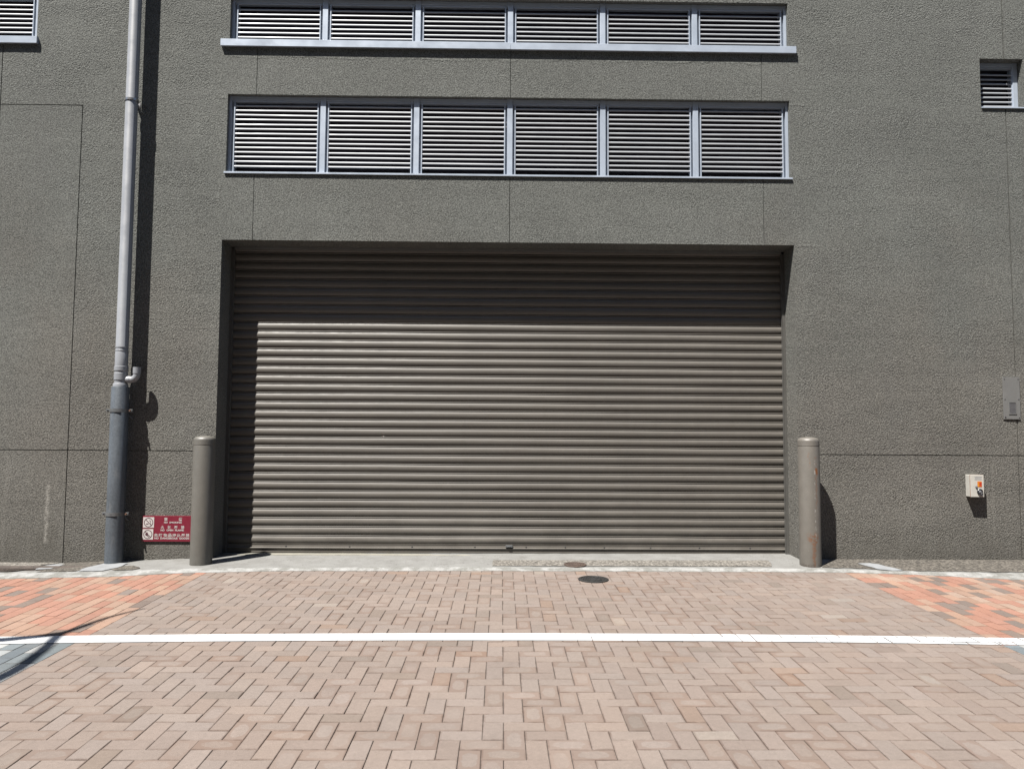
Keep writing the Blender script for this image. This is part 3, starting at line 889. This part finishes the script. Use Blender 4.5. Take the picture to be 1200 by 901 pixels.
for idx, (u0, v0, u1, v1) in enumerate(((228, 212, 400, 376), (226, 398, 392, 560))):
    (xa, za), (xb, zb) = sp(u0, v0), sp(u1, v1)
    mb = MB(); mb.box(xa, xb, SY-.002, SY+.001, zb, za, .0005); pc = mb.build('pictogram', M['sign_white'], sg, s0)
    cx, cz = (xa+xb)/2, (za+zb)/2; r = (xb-xa)*.42; y = SY-.0027
    mb = MB(); ring_xz(mb, cx, cz, r*.85, r, y)
    q = r*.62
    bar_xz(mb, (cx-q, cz+q), (cx+q, cz-q), r*.15, y)
    y2 = y-.0004
    if idx == 0:      # a cigarette with its smoke
        bar_xz(mb, (cx-r*.55, cz-r*.30), (cx+r*.0, cz-r*.30), r*.17, y2); bar_xz(mb, (cx+r*.30, cz-r*.30), (cx+r*.52, cz-r*.30), r*.17, y2)
        bar_xz(mb, (cx+r*.45, cz-r*.05), (cx+r*.38, cz+r*.35), r*.10, y2); bar_xz(mb, (cx+r*.38, cz+r*.35), (cx+r*.15, cz+r*.45), r*.10, y2)
    else:             # a hand-held burning match
        flat(mb, [(cx-r*.60, cz-r*.05), (cx-r*.45, cz+r*.35), (cx-r*.30, cz+r*.15), (cx-r*.12, cz+r*.55), (cx+r*.05, cz+r*.10), (cx-r*.05, cz-r*.25), (cx-r*.40, cz-r*.30)], y2)
        bar_xz(mb, (cx-r*.2, cz-r*.2), (cx+r*.30, cz-r*.62), r*.16, y2)
    mb.build('symbol', M['sign_ink'], pc, s0)
def text_mesh(body, x0, x1, z0, z1, y, bold=.012):
    """lettering fitted into a rectangle of the sign"""
    cu = bpy.data.curves.new('lettering', 'FONT'); cu.body = body; cu.offset = bold; cu.resolution_u = 3
    o = bpy.data.objects.new('lettering', cu); C.objects.link(o)
    bpy.context.view_layer.update()
    me = bpy.data.meshes.new_from_object(o.evaluated_get(bpy.context.evaluated_depsgraph_get()))
    C.objects.unlink(o); bpy.data.objects.remove(o)
    vs = [v.co for v in me.vertices]
    a, b = min(v.x for v in vs), max(v.x for v in vs); c, d = min(v.y for v in vs), max(v.y for v in vs)
    for v in me.vertices:
        v.co = (x0+(v.co.x-a)/(b-a)*(x1-x0), y, z0+(v.co.y-c)/(d-c)*(z1-z0))
    return me
def line_of(words, y=SY-.0012):
    mb = MB()
    for body, u0, u1, v0, v1, bold in words:
        (xa, za), (xb, zb) = sp(u0, v0), sp(u1, v1)
        me = text_mesh(body, xa, xb, zb, za, y, bold); mb.bm.from_mesh(me); bpy.data.meshes.remove(me)
    mb.build('lettering', M['sign_white'], sg, s0)
KW = 26
line_of([('禁', 583-KW, 583+KW, 216, 270, .014), ('煙', 810-KW, 810+KW, 216, 270, .014), ('NO', 556, 612, 280, 306, .03), ('SMOKING', 640, 832, 280, 306, .03)])
line_of([(ch, c_-KW, c_+KW, 342, 392, .014) for ch, c_ in zip('火気厳禁', (533, 639, 744, 850))]
        + [('NO', 506, 568, 400, 428, .03), ('OPEN', 598, 704, 400, 428, .03), ('FLAME', 732, 870, 400, 428, .03)])
line_of([(ch, c_-KW-3, c_+KW+3, 466, 516, .014) for ch, c_ in zip('危険物品持込厳禁', (438, 510, 583, 654, 722, 792, 862, 932))]
        + [('NO', 414, 480, 524, 554, .03), ('DANGEROUS', 506, 776, 524, 554, .03), ('GOODS', 802, 960, 524, 554, .03)])

# ------------------------------------------------------------------ white call box on the right
b0 = (4.94, D-.045, .860)
cb = thing('call_box', 'small white wall box with an orange sticker and a round black speaker', 'call box', b0)
BY = D-.088
mb = MB(); mb.box(4.873, 5.010, BY+.010, D-.001, .860, 1.086, .004); mb.build('housing', M['boxw'], cb, b0)
mb = MB(); mb.box(4.871, 5.012, BY+.005, BY+.011, .858, 1.088, .001); mb.build('seam', M['boxseam'], cb, b0)
mb = MB(); mb.box(4.872, 5.011, BY, BY+.0055, .859, 1.087, .002); mb.build('cover', M['boxw'], cb, b0)
mb = MB(); mb.box(4.944, 4.990, BY-.0015, BY+.001, .962, 1.020, .0003); st = mb.build('sticker', M['orange'], cb, b0)
mb = MB(); y = BY-.0022
flat(mb, [(4.964, .965), (4.974, .965), (4.976, .985), (4.981, .985), (4.981, .965), (4.988, .965), (4.988, 1.005), (4.981, 1.012), (4.976, 1.004), (4.970, 1.012), (4.964, 1.0)], y)
mb.build('flame_mark', M['redink'], st, b0)
mb = MB()
flat(mb, [(4.949, .996), (4.957, .996), (4.957, 1.004), (4.949, 1.004)], y); flat(mb, [(4.948, .972), (4.956, .970), (4.961, .978), (4.957, .988), (4.949, .986)], y)
mb.build('yellow_mark', M['yellow'], st, b0)
mb = MB(); mb.lathe(4.966, .913, [(.030, BY+.001), (.031, BY-.008), (.027, BY-.012), (.018, BY-.008), (.016, BY-.004), (0, BY-.004)], 32, 'Y'); spk = mb.build('speaker', M['black'], cb, b0, smooth=40)
mb = MB(); mb.lathe(4.966, .913, [(.014, BY-.004), (.014, BY-.010), (.009, BY-.013), (0, BY-.013)], 24, 'Y'); mb.build('speaker_dome', M['greyp'], spk, b0, smooth=40)
mb = MB(); mb.lathe(4.931, .963, [(.0115, BY+.001), (.0115, BY-.008), (.007, BY-.010), (0, BY-.010)], 20, 'Y'); mb.build('button', M['greyp'], cb, b0, smooth=40)
mb = MB(); mb.box(4.974, 4.996, BY-.006, BY+.001, .872, .892, .002); mb.build('key_switch', M['greyp'], cb, b0)
mb = MB()
for k, (u0, u1) in enumerate(((4.916, 4.995), (4.920, 4.988), (4.914, 4.996))): mb.box(u0, u1, BY-.0012, BY+.0005, 1.064-k*.013, 1.068-k*.013)
mb.build('print', M['greyink'], cb, b0)

# ------------------------------------------------------------------ grey steel plate with a grille
q0 = (5.389, D-.006, 1.667)
pl = thing('wall_plate', 'tall grey steel plate with a small louvred grille, screwed to the wall above the joint', 'wall plate', q0)
mb = MB(); mb.box(5.300, 5.478, D-.012, D-.001, 1.667, 2.112, .002); mb.build('plate', M['plate'], pl, q0)
mb = MB(); a, b, c, d, y = 5.352, 5.436, 1.718, 1.852, D-.012
mb.box(a, b, y-.005, y+.001, c, c+.008, .001).box(a, b, y-.005, y+.001, d-.008, d, .001).box(a, a+.008, y-.0048, y+.001, c+.0085, d-.0085, .001).box(b-.008, b, y-.0048, y+.001, c+.0085, d-.0085, .001)
gf = mb.build('grille_frame', M['lip'], pl, q0)
mb = MB()
for k in range(9):
    z = c+.012+k*.0125
    mb.quad((a+.008, y-.004, z), (b-.008, y-.004, z), (b-.008, y-.0005, z+.011), (a+.008, y-.0005, z+.011))
mb.build('grille_slats', M['plate_grille'], gf, q0)
for x, z in ((5.316, 2.094), (5.462, 2.094), (5.316, 1.88), (5.462, 1.88), (5.316, 1.688), (5.462, 1.688)):
    mb = MB(); mb.lathe(x, z, [(.007, D-.011), (.007, D-.0145), (.004, D-.016), (0, D-.016)], 12, 'Y'); mb.build('screw', M['black'] if z < 1.7 and x < 5.4 else M['plate_grille'], pl, q0, smooth=40)

# ------------------------------------------------------------------ iron covers in the ground
def cover(x, y, r, zf, lift, mat, label):
    o3 = (x, y, zf(x, y))
    t = thing('drain_cover', label, 'drain cover', o3)
    t.rotation_euler = (math.atan(G), 0, 0)
    def loc(mb, name, parent, mat_):
        o = mb.build(name, mat_, parent, (0, 0, 0), smooth=30); return o
    mb = MB(); mb.lathe(0, 0, [(r, -.01), (r, lift+.003), (r-.004, lift+.005), (r-.014, lift+.005), (r-.016, lift+.001), (r-.016, -.01)], 48, cap=False); loc(mb, 'frame_ring', t, mat)
    mb = MB(); R2 = r-.0175
    mb.lathe(0, 0, [(R2, -.01), (R2, lift+.003), (R2*.93, lift+.004), (R2*.92, lift), (R2*.66, lift), (R2*.655, lift+.004), (R2*.60, lift+.004), (R2*.595, lift), (R2*.30, lift), (R2*.29, lift+.004), (0, lift+.0045)], 48, cap=False)
    for k in range(16):
        a = 2*math.pi*k/16
        for q in (.48, .80):
            aa = a+(.2 if q > .6 else 0)
            mb.lathe(R2*q*math.cos(aa), R2*q*math.sin(aa), [(.010, lift-.001), (.009, lift+.004), (0, lift+.004)], 8, cap=False)
    loc(mb, 'lid', t, mat)
cover(.856, 6.938, .140, pave_z, .004, M['iron'], 'larger black iron drain cover set in the brick paving')
cover(.745, 7.520, .112, apron_z, .008, M['rustiron'], 'smaller rusty brown drain cover in the concrete strip below the shutter')

# ------------------------------------------------------------------ street tree just outside the view: throws the shadow at lower left
t0 = (-7.3, 1.7, pave_z(0, 1.7))
tr = thing('street_tree', 'bare-limbed street tree whose thin branch shadow falls on the pavers at lower left', 'tree', t0)
def up(x, y, h):      # the point h above the street whose shadow falls on (x, y)
    k = (h-G*y)
    return (x+SUN.x/SUN.z*k*1., y+SUN.y/SUN.z*k, h)
def limb(mb, pts, r0, r1, n=14):
    P = [Vector(p) for p in pts]; out = []; rr = []
    N = 24
    for k in range(N+1):
        t = k/N*(len(P)-1); i = min(int(t), len(P)-2); f = t-i
        p0, p1, p2, p3 = P[max(i-1, 0)], P[i], P[i+1], P[min(i+2, len(P)-1)]
        q = .5*((2*p1)+(p2-p0)*f+(2*p0-5*p1+4*p2-p3)*f*f+(3*p1-p0-3*p2+p3)*f**3)
        out.append(q); rr.append(r0+(r1-r0)*k/N)
    mb.tube(out, rr, n)
mb = MB()
limb(mb, [t0, (-7.25, 1.72, 1.6), (-7.1, 1.8, 3.0), (-7.0, 1.9, 4.2)], .13, .06)
mb.build('trunk', M['bark'], tr, t0, smooth=60)
H = 4.6
fork = up(-2.985, 5.21, H)
mb = MB()
limb(mb, [(-7.0, 1.85, 3.6), (-6.2, 2.6, 3.8), up(-3.95, 4.86, H), up(-3.29, 5.05, H), fork], .062, .046)
limb(mb, [up(-3.10, 5.13, H), fork, up(-2.885, 5.60, H+.02), up(-2.735, 5.88, H+.05)], .046, .008)
limb(mb, [(-7.1, 1.8, 3.0), (-5.6, 1.9, 3.5), up(-3.0, 3.75, H-.1), up(-2.83, 4.36, H), up(-2.87, 4.75, H), fork], .066, .034)
limb(mb, [(-7.0, 1.9, 4.2), (-7.4, 2.4, 5.0), (-7.9, 2.6, 5.6)], .05, .012)
limb(mb, [(-7.0, 1.9, 4.2), (-7.0, 1.3, 5.0), (-6.9, .9, 5.7)], .05, .012)
mb.build('branches', M['bark'], tr, t0, smooth=60)
mb = MB()
rng = random.Random(3)
for k in range(900):
    c = rng.choice(((-7.9, 2.4, 5.5), (-6.95, 1.0, 5.6), (-7.4, 1.6, 5.9)))
    v = Vector((rng.gauss(0, .36), rng.gauss(0, .36), rng.gauss(0, .3)))+Vector(c)
    a = Vector((rng.gauss(0, 1), rng.gauss(0, 1), rng.gauss(0, 1))).normalized()*.055
    b = a.cross(Vector((rng.gauss(0, 1), rng.gauss(0, 1), rng.gauss(0, 1)))).normalized()*.03
    mb.quad(v-a, v-b, v+a, v+b)
mb.build('crown', M['leaf'], tr, t0)

# ------------------------------------------------------------------ added unseen block behind the camera, put there to shade the sky
o0 = (0, -15.0, pave_z(0, -15)-.05)
ob = thing('sky_blocker', 'tall brown block added out of view behind the camera to block sky light', 'building', o0)
mb = MB(); bz = o0[2]; hz = 24.0
mb.box(-34, 34, -27.0, -15.4, bz-.3, bz+hz, 0)
for k in range(9):
    z = bz+.4+k*3.0 if k else bz-.3
    mb.box(-34.1, 34.1, -15.399, -15.0, z if k else bz-.3, (z+1.0) if k else bz+.5, 0)
for k in range(35): mb.box(-34.1+k*2.0, -33.7+k*2.0, -15.398, -14.94, bz+.501, bz+hz, 0)
mb.box(-34.3, 34.3, -27.2, -14.8, bz+hz+.001, bz+hz+.5, 0)
mb.build('facade', M['brownclad'], ob, o0)
for k in range(8):
    mb = MB(); z = bz+1.401+k*3.0 if k else bz+.501
    mb.box(-33.9, 33.9, -15.397, -15.30, z, bz+.399+(k+1)*3.0, 0)
    mb.build('blocker_window_strip', M['glass'], ob, o0)

# ------------------------------------------------------------------ light, sky and camera
wd = bpy.data.worlds.new('World'); S.world = wd; wd.use_nodes = True
nt = wd.node_tree; bg = nt.nodes['Background']
sky = nt.nodes.new('ShaderNodeTexSky'); sky.sky_type = 'NISHITA'; sky.sun_disc = False
to_sun = -SUN
sky.sun_elevation = math.asin(to_sun.z)
sky.sun_rotation = math.atan2(to_sun.x, to_sun.y) % (2*math.pi)
sky.air_density = 1.0; sky.dust_density = .6; sky.ozone_density = 1.2
nt.links.new(sky.outputs[0], bg.inputs['Color']); bg.inputs['Strength'].default_value = .05
sl = bpy.data.lights.new('sun', 'SUN'); sl.energy = 5.0; sl.angle = math.radians(.53); sl.color = (1, .955, .89)
so = bpy.data.objects.new('sun', sl); C.objects.link(so)
so.rotation_euler = SUN.to_track_quat('-Z', 'Y').to_euler()
so.location = (-6, -6, 14)

cam = bpy.data.cameras.new('camera'); co = bpy.data.objects.new('camera', cam); C.objects.link(co)
f, pt, yw, rl = 873.24, .0637666, .0139811, -.0061782
fwd = Vector((math.sin(yw)*math.cos(pt), math.cos(yw)*math.cos(pt), math.sin(pt)))
rt = Vector((math.cos(yw), -math.sin(yw), 0)); dn = fwd.cross(rt)
if dn.z > 0: dn = -dn
c_, s_ = math.cos(rl), math.sin(rl)
r2 = rt*c_+dn*s_; d2 = -rt*s_+dn*c_
m3 = Matrix((r2, -d2, -fwd)).transposed()
co.matrix_world = Matrix.Translation((0, 0, 1.5)) @ m3.to_4x4()
cam.sensor_width = 36; cam.lens = 36*f/1200; cam.clip_end = 500; cam.clip_start = .05
S.camera = co
S.view_settings.view_transform = 'Standard'; S.view_settings.look = 'None'
S.view_settings.exposure = 1.735; S.view_settings.gamma = 1; S.view_settings.use_curve_mapping = False
